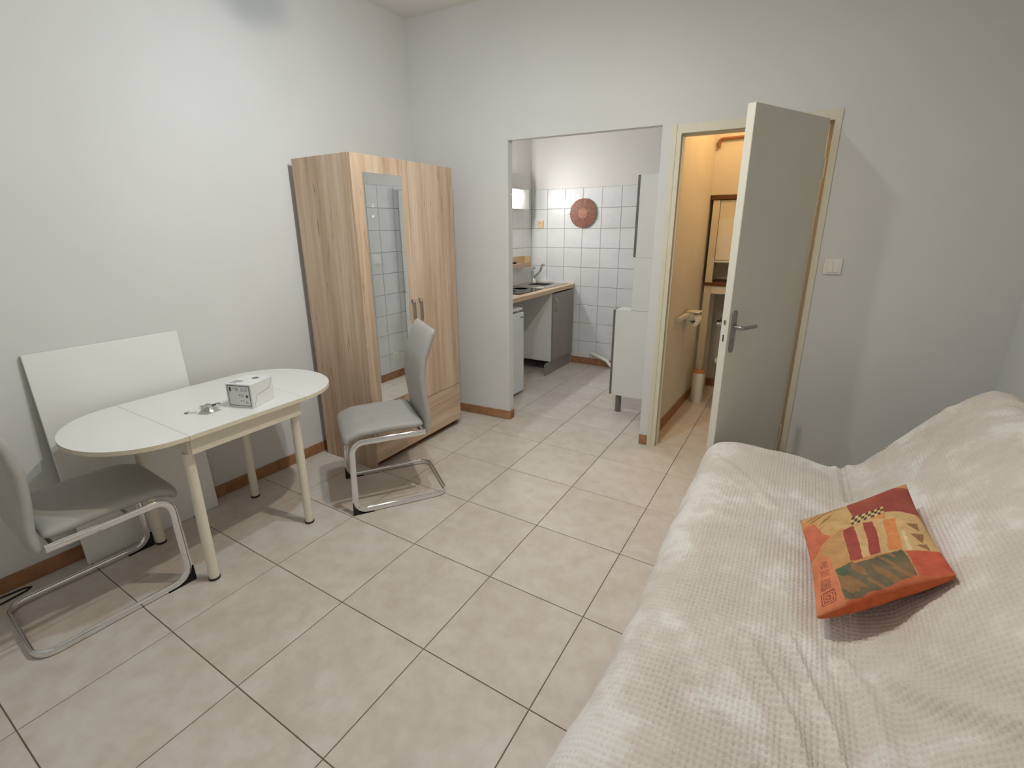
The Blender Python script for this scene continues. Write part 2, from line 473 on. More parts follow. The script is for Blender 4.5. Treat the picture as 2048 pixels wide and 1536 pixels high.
# door to the toilet: frame in the wall, leaf swung into the room
ang = math.atan(0.086)
door = empty('door_1', (DX0, BW(DX0), 0), ang, kind='structure')
DW = (DX1 - DX0) / math.cos(ang)
fr = []
for x0, x1 in ((0.0, 0.07), (DW - 0.045, DW)):
    bm = bmesh.new()
    if x0 == 0.0: pr_ = [(0, -0.008), (0.028, -0.008), (0.03, -0.004), (0.034, -0.008), (0.056, -0.008), (0.056, 0.03), (0.07, 0.03), (0.07, 0.075), (0, 0.075)]
    else: pr_ = [(DW - 0.045, 0.035), (DW - 0.03, 0.035), (DW - 0.03, -0.008), (DW, -0.008), (DW, 0.075), (DW - 0.045, 0.075)]
    add_prism(bm, pr_, 0.0, DZ)
    from_bm('door_jamb', bm, 'frame', door)
bm = bmesh.new()
add_box(bm, (0.056, -0.008, DZ - 0.05), (DW - 0.030, 0.03, DZ)); add_box(bm, (0.07, 0.03, DZ - 0.06), (DW - 0.045, 0.075, DZ))
from_bm('door_head', bm, 'frame', door)
HX, HY = 1.918, 2.672                                             # hinge
FX, FY = 1.622, 2.050                                             # free edge, room side
du = math.atan2(FY - HY, FX - HX); LEN = math.hypot(FX - HX, FY - HY)
hl = door.matrix_world.inverted() if False else None
def door_local(x, y):
    dx, dy = x - DX0, y - BW(DX0); return (dx * math.cos(ang) + dy * math.sin(ang), -dx * math.sin(ang) + dy * math.cos(ang))
bm = bmesh.new(); add_box(bm, (0, -0.04, 0.012), (LEN, 0.0, 2.04))
bmesh.ops.bevel(bm, geom=list(bm.edges), offset=0.002, segments=1, affect='EDGES')
leaf = from_bm('door_leaf', bm, 'doorpaint', door)
lx, ly = door_local(HX, HY); leaf.location = (lx, ly, 0); leaf.rotation_euler = (0, 0, du - ang)
# leaf local: x towards the free edge, y>0 is the room side with the visible face at y=0
for s in (1, -1):
    y0 = 0.0 if s > 0 else -0.04
    bm = bmesh.new(); pts = []
    for k in range(25):
        a = math.pi * 2 * k / 24
        pts.append((0.648 + 0.019 * math.cos(a), 0.98 + (0.092 if math.sin(a) > 0 else -0.092) + 0.019 * math.sin(a)))
    pts = pts[:-1]
    lo = [bm.verts.new((x, y0, z)) for x, z in pts]; hi = [bm.verts.new((x, y0 + s * 0.008, z)) for x, z in pts]
    bm.faces.new(lo); bm.faces.new(hi)
    for i in range(len(pts)): bm.faces.new((lo[i], lo[(i + 1) % len(pts)], hi[(i + 1) % len(pts)], hi[i]))
    bmesh.ops.bevel(bm, geom=[e for f in bm.faces if len(f.verts) > 8 for e in f.edges], offset=0.0015, segments=1, affect='EDGES')
    from_bm('handle_plate', bm, 'satin', leaf)
    lv = fillet([(0.648, y0 + s * 0.006, 1.005), (0.648, y0 + s * 0.05, 1.005), (0.60, y0 + s * 0.052, 1.003), (0.53, y0 + s * 0.056, 1.004)], 0.014, 5)
    tube('lever_handle', lv, 0.010, 'satin', leaf, rb=0.008, n=12)
    lathe('key_cylinder', [(0.009, 0), (0.009, 0.012), (0.004, 0.012), (0.004, 0.005)], 'steel', leaf, 14, rot=Matrix.Translation((0.648, y0, 0.925)) @ Matrix.Rotation(-s * math.pi / 2, 4, 'X'))
box('latch_plate', (LEN - 0.0005, -0.029, 0.90), (LEN + 0.0012, -0.011, 1.06), 'doorpaint', leaf)
box('latch_bolt', (LEN - 0.001, -0.025, 1.02), (LEN + 0.006, -0.014, 1.042), 'satin', leaf, 0.001, 1)
box('keyhole_slot', (LEN - 0.001, -0.024, 0.93), (LEN + 0.0018, -0.017, 0.965), 'black', leaf)
for z in (0.25, 1.8):
    lathe('hinge', [(0.007, -0.05), (0.007, 0.05)], 'frame', leaf, 12, c=(-0.004, 0.004, z))

# ------------------------------------------------------------------ lamps
lamp = empty('ceiling_lamp_offscreen', (0.855, 1.00, CEIL), math.radians(-8), 'white two-spot bar lamp fixed to the room ceiling', 'lamp')
box('mounting_bar', (-0.34, -0.03, -0.045), (0.34, 0.03, -0.001), 'whiteplastic', lamp, 0.006)
AIM = Vector((-0.16, -0.10, -1.0)).normalized()                  # both spots point down, a little towards the table
AIMR = AIM.to_track_quat('Z', 'Y').to_matrix().to_4x4()
for x, em in ((-0.235, emit('cool_bulb_glow', (0.72, 0.88, 1.0), BULB_B)), (0.235, emit('neutral_bulb_glow', (1.0, 0.905, 0.765), BULB_A))):
    tube('stem', [(x, 0, -0.04), (x, 0, -0.25)], 0.010, 'whiteplastic', lamp)
    J = Matrix.Translation((x, 0, -0.29)) @ Matrix.Rotation(math.radians(8), 4, 'Z') @ AIMR
    lathe('spot_cup', [(0.016, -0.075), (0.030, -0.070), (0.056, 0.015), (0.058, 0.015), (0.032, -0.073), (0.016, -0.080)], 'whiteplastic', lamp, 28, rot=J)
    bm = bmesh.new(); add_lathe(bm, [(0.022, -0.040), (0.034, -0.012), (0.034, 0.010), (0.026, 0.030), (0.0, 0.042)], 12)
    bmesh.ops.transform(bm, matrix=J, verts=bm.verts)
    from_bm('bulb_offscreen', bm, [em], lamp)

tl = empty('toilet_lamp_offscreen', (1.62, 3.30, CEIL), 0, 'single warm bulb hanging from the toilet ceiling', 'lamp')
tube('cord', [(0, 0, -0.001), (0, 0, -0.32)], 0.004, 'whiteplastic', tl)
lathe('socket', [(0.018, 0.0), (0.025, -0.02), (0.025, -0.06)], 'whiteplastic', tl, 18, c=(0, 0, -0.31))
bm = bmesh.new(); add_lathe(bm, [(0.013, -0.37), (0.024, -0.385), (0.034, -0.41), (0.034, -0.43), (0.024, -0.455), (0.0, -0.465)], 14)
from_bm('bulb_offscreen', bm, [emit('warm_bulb_glow', (1.0, 0.60, 0.24), TOILET_BULB)], tl)

kl = empty('strip_light', (KX + 0.003, 3.30, 1.684), 0, 'white boxed strip light glowing on the kitchen wall above the shelf', 'light')
box('housing', (0.006, 0, 0), (0.075, 0.875, 0.205), 'whiteplastic', kl, 0.008)
bm = bmesh.new(); add_tube(bm, fillet([(0.092, 0.16, 0.115), (0.092, 0.655, 0.115)], 0.01), 0.036, 0.017, 14, up=(0, 0, 1))
from_bm('diffuser', bm, [emit('tube_glow', (1.0, 0.985, 0.97), TUBE)], kl)

# ------------------------------------------------------------------ wardrobe
wd = empty('wardrobe', (-0.515, 1.795, 0), 0, 'tall light oak wardrobe with two doors, a mirror and a bottom drawer', 'wardrobe')
WX0, WX1, WY0, WY1, WH = -0.245, 0.235, -0.447, 0.449, 1.908
box('side_panel', (WX0, WY0, 0.0), (WX1, WY0 + 0.018, WH), 'oak', wd, 0.001, 1)
box('side_panel', (WX0, WY1 - 0.018, 0.0), (WX1, WY1, WH), 'oak', wd, 0.001, 1)
box('top_panel', (WX0, WY0 + 0.018, WH - 0.022), (WX1, WY1 - 0.018, WH - 0.004), 'oak_h', wd)
box('back_panel', (WX0 + 0.002, WY0 + 0.018, 0.06), (WX0 + 0.008, WY1 - 0.018, WH - 0.022), 'oak', wd)
box('base_panel', (WX0 + 0.01, WY0 + 0.018, 0.055), (WX1 - 0.01, WY1 - 0.018, 0.073), 'oak_h', wd)
box('plinth', (WX1 - 0.05, WY0 + 0.018, 0.0), (WX1 - 0.032, WY1 - 0.018, 0.055), 'brownwood', wd)
d1 = box('door', (WX1 + 0.001, WY0 + 0.001, 0.345), (WX1 + 0.018, -0.0035, WH - 0.001), 'oak', wd, 0.0012, 1)
d2 = box('door', (WX1 + 0.001, 0.0, 0.345), (WX1 + 0.018, WY1 - 0.001, WH - 0.003), 'oak', wd, 0.0012, 1)
box('drawer', (WX1 + 0.001, WY0 + 0.001, 0.052), (WX1 + 0.018, WY1 - 0.001, 0.341), 'oak_h', wd, 0.0012, 1)
mr = box('mirror', (WX1 + 0.018, 1.427 - 1.795, 0.434), (WX1 + 0.022, 1.735 - 1.795, 1.814), 'mirror', d1, 0.0008, 1)
mr['label'] = 'narrow mirror glued on the left door'
for dd, y in ((d1, -0.030), (d2, 0.040)):
    hp = fillet([(WX1 + 0.016, y, 0.905), (WX1 + 0.042, y, 0.915), (WX1 + 0.042, y, 1.045), (WX1 + 0.016, y, 1.055)], 0.012, 4)
    tube('handle', hp, 0.010, 'satin', dd, rb=0.006, n=10, up=(0, 1, 0))

# ------------------------------------------------------------------ folding table
TX, TY, TZ = -0.410, 0.500, 0.725
tb = empty('drop_leaf_table', (TX, TY, 0), 0, 'white oval drop-leaf table on round cream legs', 'table')
hw, hl_, lf = 0.335, 0.265, 0.300
def slab(name, poly):
    bm = bmesh.new(); add_prism(bm, poly, TZ - 0.018, TZ)
    for f in bm.faces: f.material_index = 0 if abs(f.normal.z) > 0.5 or (f.normal.length < .1) else 1
    bmesh.ops.recalc_face_normals(bm, faces=bm.faces); bm.normal_update()
    for f in bm.faces: f.material_index = 0 if f.normal.z > 0.5 else 1
    return from_bm(name, bm, ['whitelam', 'edge'], tb)
slab('table_top', [(-hw, -hl_ + 0.0008), (hw, -hl_ + 0.0008), (hw, hl_ - 0.0008), (-hw, hl_ - 0.0008)])
for s in (1, -1):
    n = 40; p = [(s * hw * math.cos(math.pi * k / n), s * (hl_ + 0.0008 + lf * abs(math.sin(math.pi * k / n)) ** 0.92)) for k in range(n + 1)]
    slab('table_leaf', p)
lgx, lgy = 0.248, 0.250
for sx in (1, -1):
    box('apron', (sx * 0.302, -lgy - 0.004, TZ - 0.096), (sx * 0.286, lgy + 0.004, TZ - 0.0185), 'cream', tb, 0.001, 1)
for sy in (1, -1):
    box('apron', (-0.286, sy * (lgy + 0.004), TZ - 0.090), (0.286, sy * (lgy - 0.010), TZ - 0.0185), 'cream', tb, 0.001, 1)
for sx in (1, -1):
    for sy in (1, -1):
        box('leg_bracket', (sx * 0.222, sy * 0.222, TZ - 0.100), (sx * 0.290, sy * 0.262, TZ - 0.0185), 'cream', tb, 0.004)
        l = lathe('leg', [(0.0215, 0.010), (0.0215, TZ - 0.10)], 'cream', tb, 24, c=(sx * lgx, sy * lgy, 0))
        lathe('foot_cap', [(0.021, 0.0), (0.024, 0.002), (0.024, 0.009), (0.0218, 0.011)], 'black', l, 24, c=(sx * lgx, sy * lgy, 0))

# ------------------------------------------------------------------ cantilever chairs
def pad(name, prof, hw_, th, mat, parent, nu=25, p=7.0, taper=None, crown=0.0):
    """upholstered pad: prof is a polyline of (y, z) resampled along its length, hw_ half width, th half thickness"""
    P = np.array(prof, float); d = np.r_[0, np.cumsum(np.hypot(*np.diff(P, axis=0).T))]
    nv = 41; s = (1 - np.cos(np.linspace(0, math.pi, nv))) / 2 * d[-1]
    # smooth resample (Catmull-like through np.interp + averaging)
    ss = np.linspace(0, d[-1], 200); yy = np.interp(ss, d, P[:, 0]); zz = np.interp(ss, d, P[:, 1])
    for _ in range(12):
        yy[1:-1] = (yy[:-2] + yy[1:-1] * 2 + yy[2:]) / 4; zz[1:-1] = (zz[:-2] + zz[1:-1] * 2 + zz[2:]) / 4
    y = np.interp(s, ss, yy); z = np.interp(s, ss, zz)
    ty = np.gradient(y); tz = np.gradient(z); L = np.hypot(ty, tz); ny, nz = -tz / L, ty / L
    u = -np.cos(np.linspace(0, math.pi, nu)); v = s / d[-1] * 2 - 1
    U, V = np.meshgrid(u, v, indexing='ij')
    h = (np.clip(1 - np.abs(U) ** p, 0, 1) * np.clip(1 - np.abs(V) ** (p * 1.4), 0, 1)) ** (1 / 2.6) * th
    h = h + crown * (1 - U ** 2) * (1 - V ** 2) * (h > 0)
    r = 0.10                                                       # rounded plan corners
    wsc = hw_ * (1 - 0.07 * np.clip((np.abs(V) - (1 - r)) / r, 0, 1) ** 2)
    if taper is not None: wsc = wsc * np.interp(V, [-1, 1], taper)
    X = U * wsc
    top = np.stack([X, y[None] + ny[None] * h, z[None] + nz[None] * h], -1)
    bot = np.stack([X, y[None] - ny[None] * h, z[None] - nz[None] * h], -1)
    ring = np.concatenate([top, bot[::-1]], 0); ring = np.concatenate([ring, ring[:1]], 0)
    o = grid_mesh(name, ring.reshape(-1, 3), ring.shape[0], nv, mat, parent)
    bm = bmesh.new(); bm.from_mesh(o.data); bmesh.ops.remove_doubles(bm, verts=bm.verts, dist=1e-5)
    bmesh.ops.recalc_face_normals(bm, faces=bm.faces)
    for f in bm.faces: f.smooth = True
    bm.to_mesh(o.data); bm.free(); return o

def make_chair(loc, rz, label):
    c = empty('cantilever_chair', loc, rz, label, 'chair', 'grey cantilever chairs at the table')
    w, yf, yb, zs = 0.219, 0.245, -0.262, 0.420
    half = [(w, -0.155, zs), (w, yf, zs), (w, yf + 0.01, 0.0165), (w, yb, 0.0165)]
    full = half + [(-x, y, z) for x, y, z in half[::-1]]
    tube('frame', fillet(full, 0.062, 8), 0.0165, 'chrome', c, rb=0.0085, n=14, up=(0, 0, 1))
    tube('cross_bar', [(w - 0.004, 0.10, zs - 0.006), (-w + 0.004, 0.10, zs - 0.006)], 0.009, 'chrome', c)
    tube('cross_bar', [(w - 0.004, -0.13, zs - 0.002), (-w + 0.004, -0.13, zs - 0.002)], 0.009, 'chrome', c)
    for s in (1, -1):
        bm = bmesh.new(); th = 0.0095; pts = [(yf + 0.026, 0.0), (yf + 0.026, 0.030)]
        for k in range(7):
            a = -k / 6 * math.pi / 2
            pts.append((yf - 0.045 + 0.070 * math.cos(a), 0.072 + 0.070 * math.sin(a)))
        pts.append((yf - 0.085, 0.0))
        lo = [bm.verts.new((s * w - th, y, z)) for y, z in pts]; hi = [bm.verts.new((s * w + th, y, z)) for y, z in pts]
        bm.faces.new(lo); bm.faces.new(hi)
        for i in range(len(pts)): bm.faces.new((lo[i], lo[(i + 1) % len(pts)], hi[(i + 1) % len(pts)], hi[i]))
        from_bm('glide', bm, 'black', c)
    pad('seat', [(-0.150, 0.460), (0.05, 0.466), (0.20, 0.460), (0.262, 0.436), (0.274, 0.405)], 0.209, 0.028, 'vinyl', c, crown=0.004)
    pad('backrest', [(-0.168, 0.400), (-0.180, 0.48), (-0.164, 0.60), (-0.157, 0.70), (-0.174, 0.82), (-0.215, 0.93), (-0.243, 0.985)], 0.216, 0.024, 'vinyl', c, p=8, taper=(1.0, 0.93))
    return c
make_chair((-0.028, 1.262, 0), math.radians(145.0), 'grey vinyl cantilever chair in front of the wardrobe mirror')
make_chair((-0.468, -0.055, 0), math.radians(-2.5), 'grey vinyl cantilever chair beside the leaning white board')

# ------------------------------------------------------------------ white board leaning on the wall
bd = empty('white_board', (-0.755, 0.286, 0), 0, 'large white laminated board leaning against the left wall', 'board')
bm = bmesh.new(); add_box(bm, (-0.016, -0.298, 0.0), (0.0, 0.298, 1.012))
bmesh.ops.bevel(bm, geom=list(bm.edges), offset=0.001, segments=1, affect='EDGES')
pn = from_bm('panel', bm, 'board', bd); pn.rotation_euler = (0, math.radians(-4.0), math.radians(-1.4)); pn.location = (0, 0, 0.0015)

# ------------------------------------------------------------------ sofa bed, blanket, cushion
sf = empty('sofa_bed', (2.2, 0.95, 0), 0, 'low reclining sofa bed hidden beneath the waffle blanket', 'sofa')
box('base_frame', (-0.50, -0.93, 0.10), (0.40, 0.93, 0.18), 'brownwood', sf, 0.005)
for x in (-0.42, 0.32):
    for y in (-0.85, 0.85): box('foot', (x - 0.03, y - 0.03, 0.0), (x + 0.03, y + 0.03, 0.10), 'black', sf, 0.003)
box('seat_mattress', (-0.575, -0.975, 0.18), (-0.06, 0.975, 0.378), 'foam', sf, 0.03, 3)
bm = bmesh.new(); add_box(bm, (0.0, -0.975, -0.13), (0.62, 0.975, 0.0))
bmesh.ops.bevel(bm, geom=list(bm.edges), offset=0.03, segments=3, affect='EDGES')
bkm = from_bm('back_mattress', bm, 'foam', sf); bkm.location = (0.02, 0, 0.372); bkm.rotation_euler = (0, -math.radians(48), 0)

def make_blanket():
    prof = np.array([(1.560, 0.035), (1.575, 0.20), (1.590, 0.317), (1.618, 0.374), (1.656, 0.408), (1.752, 0.426), (1.912, 0.430), (2.03, 0.424), (2.10, 0.408), (2.16, 0.402),
                     (2.206, 0.420), (2.262, 0.455), (2.377, 0.615), (2.472, 0.742), (2.552, 0.826), (2.622, 0.876), (2.680, 0.872), (2.724, 0.838), (2.748, 0.76), (2.758, 0.60), (2.760, 0.40)])
    d = np.r_[0, np.cumsum(np.hypot(*np.diff(prof, axis=0).T))]
    Y0, Y1 = -0.06, 1.955
    RES = 0.0038
    nu = int(d[-1] / 0.0029); rr = 0.05; drop = 0.34
    LY = (Y1 - Y0) + 2 * drop; nv = int(LY / RES)
    s = np.linspace(0, d[-1], nu)
    ss = np.linspace(0, d[-1], 1200); px = np.interp(ss, d, prof[:, 0]); pz = np.interp(ss, d, prof[:, 1])
    for _ in range(120):
        px[1:-1] = (px[:-2] + 2 * px[1:-1] + px[2:]) / 4; pz[1:-1] = (pz[:-2] + 2 * pz[1:-1] + pz[2:]) / 4
    X = np.interp(s, ss, px); Z = np.interp(s, ss, pz)
    tx = np.gradient(X); tz = np.gradient(Z); L = np.hypot(tx, tz); nx, nz = -tz / L, tx / L
    t = np.linspace(-drop, (Y1 - Y0) + drop, nv)                  # length across, drops at both ends
    Lm = Y1 - Y0
    over = np.where(t < 0, -t, np.where(t > Lm, t - Lm, 0.0)); sg = np.where(t < 0, -1, 1)
    a = np.clip(over / rr, 0, math.pi / 2)
    yv = np.clip(t, 0, Lm) + Y0 + sg * rr * np.sin(a); dz = rr * (1 - np.cos(a)) + np.clip(over - rr * math.pi / 2, 0, None)
    S, T = np.meshgrid(s, t, indexing='ij')
    XX = np.repeat(X[:, None], nv, 1); YY = np.repeat(yv[None], nu, 0); ZZ = np.repeat(Z[:, None], nv, 1)
    NX = np.repeat(nx[:, None], nv, 1); NZ = np.repeat(nz[:, None], nv, 1)
    top = (dz[None] < 0.02) * np.ones_like(S)
    # sag, wrinkles and folds
    h = 0.020 * vnoise(S * 2.1 + 3, T * 1.7 + 1, 1) + 0.010 * vnoise(S * 6 + T * 2.5, T * 5, 2) + 0.005 * vnoise(S * 16, T * 9 + S * 5, 3)
    def ridge(pts, amp, wd):
        nonlocal h
        best = np.full(S.shape, 9.0); side = np.zeros_like(S); fall = np.zeros_like(S)
        for (x0, y0), (x1, y1) in zip(pts[:-1], pts[1:]):
            ex, ey = x1 - x0, y1 - y0; l2 = ex * ex + ey * ey
            k = np.clip(((XX - x0) * ex + (YY - y0) * ey) / l2, 0, 1)
            dd = np.hypot(XX - x0 - k * ex, YY - y0 - k * ey)
            best = np.minimum(best, dd)
        h = h + amp * np.exp(-(best / wd) ** 2) - 0.5 * amp * np.exp(-((best - 1.9 * wd) / (1.2 * wd)) ** 2)
    ridge([(2.15, 0.70), (2.19, 0.60), (2.21, 0.45), (2.23, 0.25), (2.25, -0.05)], 0.015, 0.020)
    ridge([(2.23, 0.70), (2.29, 0.60), (2.40, 0.46), (2.55, 0.36)], 0.012, 0.020)
    ridge([(1.93, 0.62), (2.03, 0.45), (2.09, 0.28), (2.12, 0.0)], 0.012, 0.016)
    ridge([(2.02, 0.70), (2.11, 0.48), (2.16, 0.25), (2.17, 0.0)], 0.010, 0.014)
    ridge([(1.80, 0.45), (1.92, 0.36), (1.97, 0.30)], 0.007, 0.012)
    ridge([(2.19, 2.0), (2.195, 1.80), (2.20, 1.62)], -0.016, 0.012)
    ridge([(2.50, 1.95), (2.60, 1.85), (2.68, 1.80)], 0.010, 0.018)
    ridge([(2.30, 1.95), (2.42, 1.80), (2.55, 1.72)], 0.006, 0.018)
    ridge([(1.66, 1.80), (1.80, 1.62), (1.95, 1.40)], 0.005, 0.02)
    # waffle cells
    pu, pv = 0.0128, 0.0172
    flow_s = S + 0.012 * vnoise(S * 3, T * 3, 5); flow_t = T + 0.014 * vnoise(S * 3 + 9, T * 3, 6)
    iu = np.round(flow_s / pu); du_ = flow_s - iu * pu; dv_ = np.mod(flow_t / pv + 0.5 * 0, 1.0); dv_ = (dv_ - np.round(dv_)) * pv
    dep = 0.75 + 0.5 * vnoise(S * 40, T * 40, 8) + 0.6 * vnoise(S * 7, T * 7, 9)
    waf = -0.0064 * dep * np.exp(-(du_ / 0.0026) ** 2 - (dv_ / 0.0034) ** 2) - 0.0011 * np.exp(-(dv_ / 0.0030) ** 2) - 0.0007 * np.exp(-(du_ / 0.0026) ** 2)
    near = 1.0
    h = h * (0.25 + 0.75 * top) + waf
    kf = np.clip((0.75 - YY) / 0.75, 0, 1); XX = XX - 0.045 * kf * kf * np.clip((1.85 - XX) / 0.25, 0, 1)
    XX = XX + NX * h * (dz[None] < 0.3); ZZ2 = ZZ + NZ * h - dz[None]
    # flare of the hanging ends
    YY = YY + sg[None] * np.where(dz[None] > 0.02, 0.012 * np.sin(S * 19) * np.clip(dz[None] / 0.2, 0, 1) + waf, 0)
    ZZ2 = np.maximum(ZZ2, 0.012 + 0.0 * S)
    V = np.stack([XX, YY, ZZ2], -1).reshape(-1, 3)
    o = grid_mesh('throw_blanket', V, nu, nv, 'blanket')
    return o, (X, Z)
bl, _ = make_blanket()
tag(bl, 'large cream waffle fleece blanket draped over the sofa bed', 'blanket')

POLY = {'cream': [(-0.05, -0.05), (0.463, -0.05), (0.48, 0.218), (0.45, 0.323), (0.253, 0.38), (0.175, 0.297), (0.118, 0.162)], 'red': [(0.459, -0.05), (0.721, -0.05), (0.86, 0.0), (1.05, 0.109), (1.05, 0.45), (0.974, 0.415), (0.904, 0.38), (0.817, 0.341), (0.725, 0.314), (0.472, 0.253), (0.45, 0.096)],
        'corner': [(0.86, 0.0), (0.87, -0.05), (1.05, -0.05), (1.05, 0.10)], 'tri': [(-0.05, 0.122), (0.122, 0.148), (0.175, 0.297), (0.231, 0.384), (0.144, 0.424), (0.048, 0.533), (-0.05, 0.56)],
        'mid': [(0.354, 0.367), (0.467, 0.275), (0.721, 0.397), (0.742, 0.323), (0.817, 0.341), (0.969, 0.415), (1.05, 0.638), (1.05, 0.83), (0.969, 0.799), (0.777, 0.755), (0.336, 0.707)],
        's1': [(0.358, 0.371), (0.459, 0.367), (0.454, 0.555), (0.445, 0.725), (0.341, 0.707), (0.345, 0.55)], 's2': [(0.541, 0.367), (0.624, 0.38), (0.616, 0.563), (0.598, 0.729), (0.511, 0.721), (0.524, 0.563)],
        's3': [(0.703, 0.402), (0.803, 0.419), (0.786, 0.59), (0.76, 0.742), (0.664, 0.734), (0.686, 0.581)], 's4': [(0.808, 0.572), (0.834, 0.568), (0.817, 0.755), (0.786, 0.76)],
        't1': [(0.865, 0.511), (0.948, 0.511), (0.939, 0.603)], 't2': [(0.86, 0.611), (0.956, 0.633), (0.908, 0.716)], 't3': [(0.86, 0.725), (0.934, 0.729), (0.934, 0.799)],
        'olive': [(0.201, 0.716), (0.493, 0.747), (0.76, 0.747), (0.764, 0.882), (0.769, 0.965), (0.52, 0.985), (0.293, 0.99), (0.231, 0.985), (0.223, 0.878)], 'rr': [(0.773, 0.76), (0.934, 0.799), (1.05, 0.80), (1.05, 1.05), (0.782, 0.98), (0.773, 0.886)],
        'bot': [(0.231, 0.988), (0.52, 0.985), (0.769, 0.965), (1.05, 1.0), (1.05, 1.05), (0.2, 1.05)], 'left': [(-0.05, 0.59), (0.057, 0.572), (0.183, 0.572), (0.205, 0.825), (0.227, 1.05), (-0.05, 1.05)],
        'green1': [(0.201, 0.716), (0.367, 0.721), (0.297, 0.803), (0.223, 0.834)], 'green2': [(0.533, 0.747), (0.76, 0.747), (0.764, 0.847), (0.59, 0.834)], 'tan2': [(0.253, 0.38), (0.349, 0.38), (0.345, 0.55), (0.336, 0.707), (0.175, 0.69), (0.135, 0.467)]}
PC = [('cream', (206, 168, 112)), ('tri', (204, 106, 78)), ('tan2', (198, 150, 98)), ('mid', (214, 176, 124)), ('red', (150, 56, 52)), ('corner', (214, 150, 100)), ('s1', (158, 58, 54)), ('s2', (160, 58, 52)), ('s3', (222, 138, 80)), ('s4', (226, 206, 164)),
      ('t1', (146, 106, 72)), ('t2', (146, 106, 72)), ('t3', (150, 108, 70)), ('left', (218, 128, 90)), ('olive', (106, 95, 74)), ('green1', (66, 92, 72)), ('green2', (80, 90, 70)), ('rr', (200, 84, 62)), ('bot', (206, 104, 66))]
def inside(poly, x, y):
    c = np.zeros(x.shape, bool); n = len(poly)
    for i in range(n):
        (x0, y0), (x1, y1) = poly[i], poly[(i + 1) % n]
        if y0 == y1: continue
        c ^= ((y0 > y) != (y1 > y)) & (x < (x1 - x0) * (y - y0) / (y1 - y0) + x0)
    return c
def make_pillow():
    TL, TR, BR, BL = (np.array(p) for p in ((2.024, 1.210, 0.500), (2.308, 1.354, 0.660), (2.362, 0.918, 0.626), (2.077, 0.776, 0.464)))
    n = 230; g = np.linspace(0, 1, n); U, V = np.meshgrid(g, g, indexing='ij')
    # concave sides
    cu = U + 0.030 * np.sin(math.pi * V) * (1 - 2 * U) * 1.0; cv = V + 0.030 * np.sin(math.pi * U) * (1 - 2 * V)
    B = ((1 - cu) * (1 - cv))[..., None] * TL + (cu * (1 - cv))[..., None] * TR + (cu * cv)[..., None] * BR + ((1 - cu) * cv)[..., None] * BL
    nrm = np.cross(TR - TL, BL - TL); nrm = nrm / np.linalg.norm(nrm); nrm = nrm if nrm[2] > 0 else -nrm
    prof = (np.clip(4 * U * (1 - U), 0, 1) ** 0.42) * (np.clip(4 * V * (1 - V), 0, 1) ** 0.42)
    wr = 0.006 * vnoise(U * 7, V * 7, 11) + 0.004 * vnoise(U * 14 + V * 5, V * 10, 12)
    hT = prof * (0.033 + wr); hB = prof ** 0.8 * (0.088 + wr)
    top = B + hT[..., None] * nrm; bot = B - hB[..., None] * nrm
    root = empty('throw_pillow', tuple(B.mean((0, 1)) - nrm * 0.085), 0, 'square orange and red patchwork print cushion on the cream blanket', 'cushion')
    off = np.array(root.location)
    objs = []
    for nm, P, flip in (('cover_front', top, False), ('cover_back', bot, True)):
        PV = (P if not flip else P[::-1]) - off
        o = grid_mesh(nm, PV.reshape(-1, 3), n, n, 'pillow', root); objs.append(o)
    wob = 0.010
    u = U + wob * 2 * vnoise(U * 12, V * 12, 21); v = V + wob * 2 * vnoise(U * 12 + 5, V * 12, 22)
    colr = np.ones((n, n, 3)) * np.array(lin((208, 142, 92))[:3])
    for k, c in PC: colr[inside(POLY[k], u, v)] = lin(c)[:3]
    om = inside(POLY['olive'], u, v)
    br = om & (vnoise((U + V) * 5, (V - U) * 26, 31) > 0.12); colr[br] = lin((146, 108, 74))[:3]
    # checkered strip
    q = [np.array(p) for p in ((0.463, 0.258), (0.734, 0.319), (0.725, 0.389), (0.472, 0.349))]
    a = (u - q[0][0]) * (q[1] - q[0])[0] + (v - q[0][1]) * (q[1] - q[0])[1]; a = a / ((q[1] - q[0]) @ (q[1] - q[0]))
    b = (u - q[0][0]) * (q[3] - q[0])[0] + (v - q[0][1]) * (q[3] - q[0])[1]; b = b / ((q[3] - q[0]) @ (q[3] - q[0]))
    ck = (a > 0) & (a < 1) & (b > 0) & (b < 1); colr[ck] = lin((220, 190, 130))[:3]
    dk = ck & (((np.floor(a * 10) + np.floor(b * 3)) % 2) == 0); colr[dk] = lin((56, 46, 40))[:3]
    for (cu_, cv_), sz in zip(((0.114, 0.912), (0.109, 0.808), (0.114, 0.715), (0.118, 0.635)), (0.058, 0.044, 0.040, 0.034)):
        dd = np.maximum(np.abs(u - cu_), np.abs(v - cv_) * 1.15); k = dd / sz
        ln = (k < 1) & (np.mod(k * 3.2 + 0.1, 1) > 0.62); colr[ln] = lin((132, 40, 36))[:3]
    # brush lines in the cream corner
    cr = inside(POLY['cream'], u, v) & (vnoise(U * 6 + V * 4, V * 40 + U * 14, 41) > 0.24); colr[cr] = lin((158, 120, 74))[:3]
    colr = colr * 0.90 + 0.10 * np.array(lin((196, 178, 158))[:3])
    for o, fl in ((objs[0], False), (objs[1], True)):
        at = o.data.color_attributes.new('print', 'FLOAT_COLOR', 'POINT')
        cc = np.ones((n * n, 4), np.float32); cc[:, :3] = (colr if not fl else np.ones_like(colr) * np.array(lin((206, 104, 66))[:3])).reshape(-1, 3)
        at.data.foreach_set('color', cc.ravel())
    return root
make_pillow()

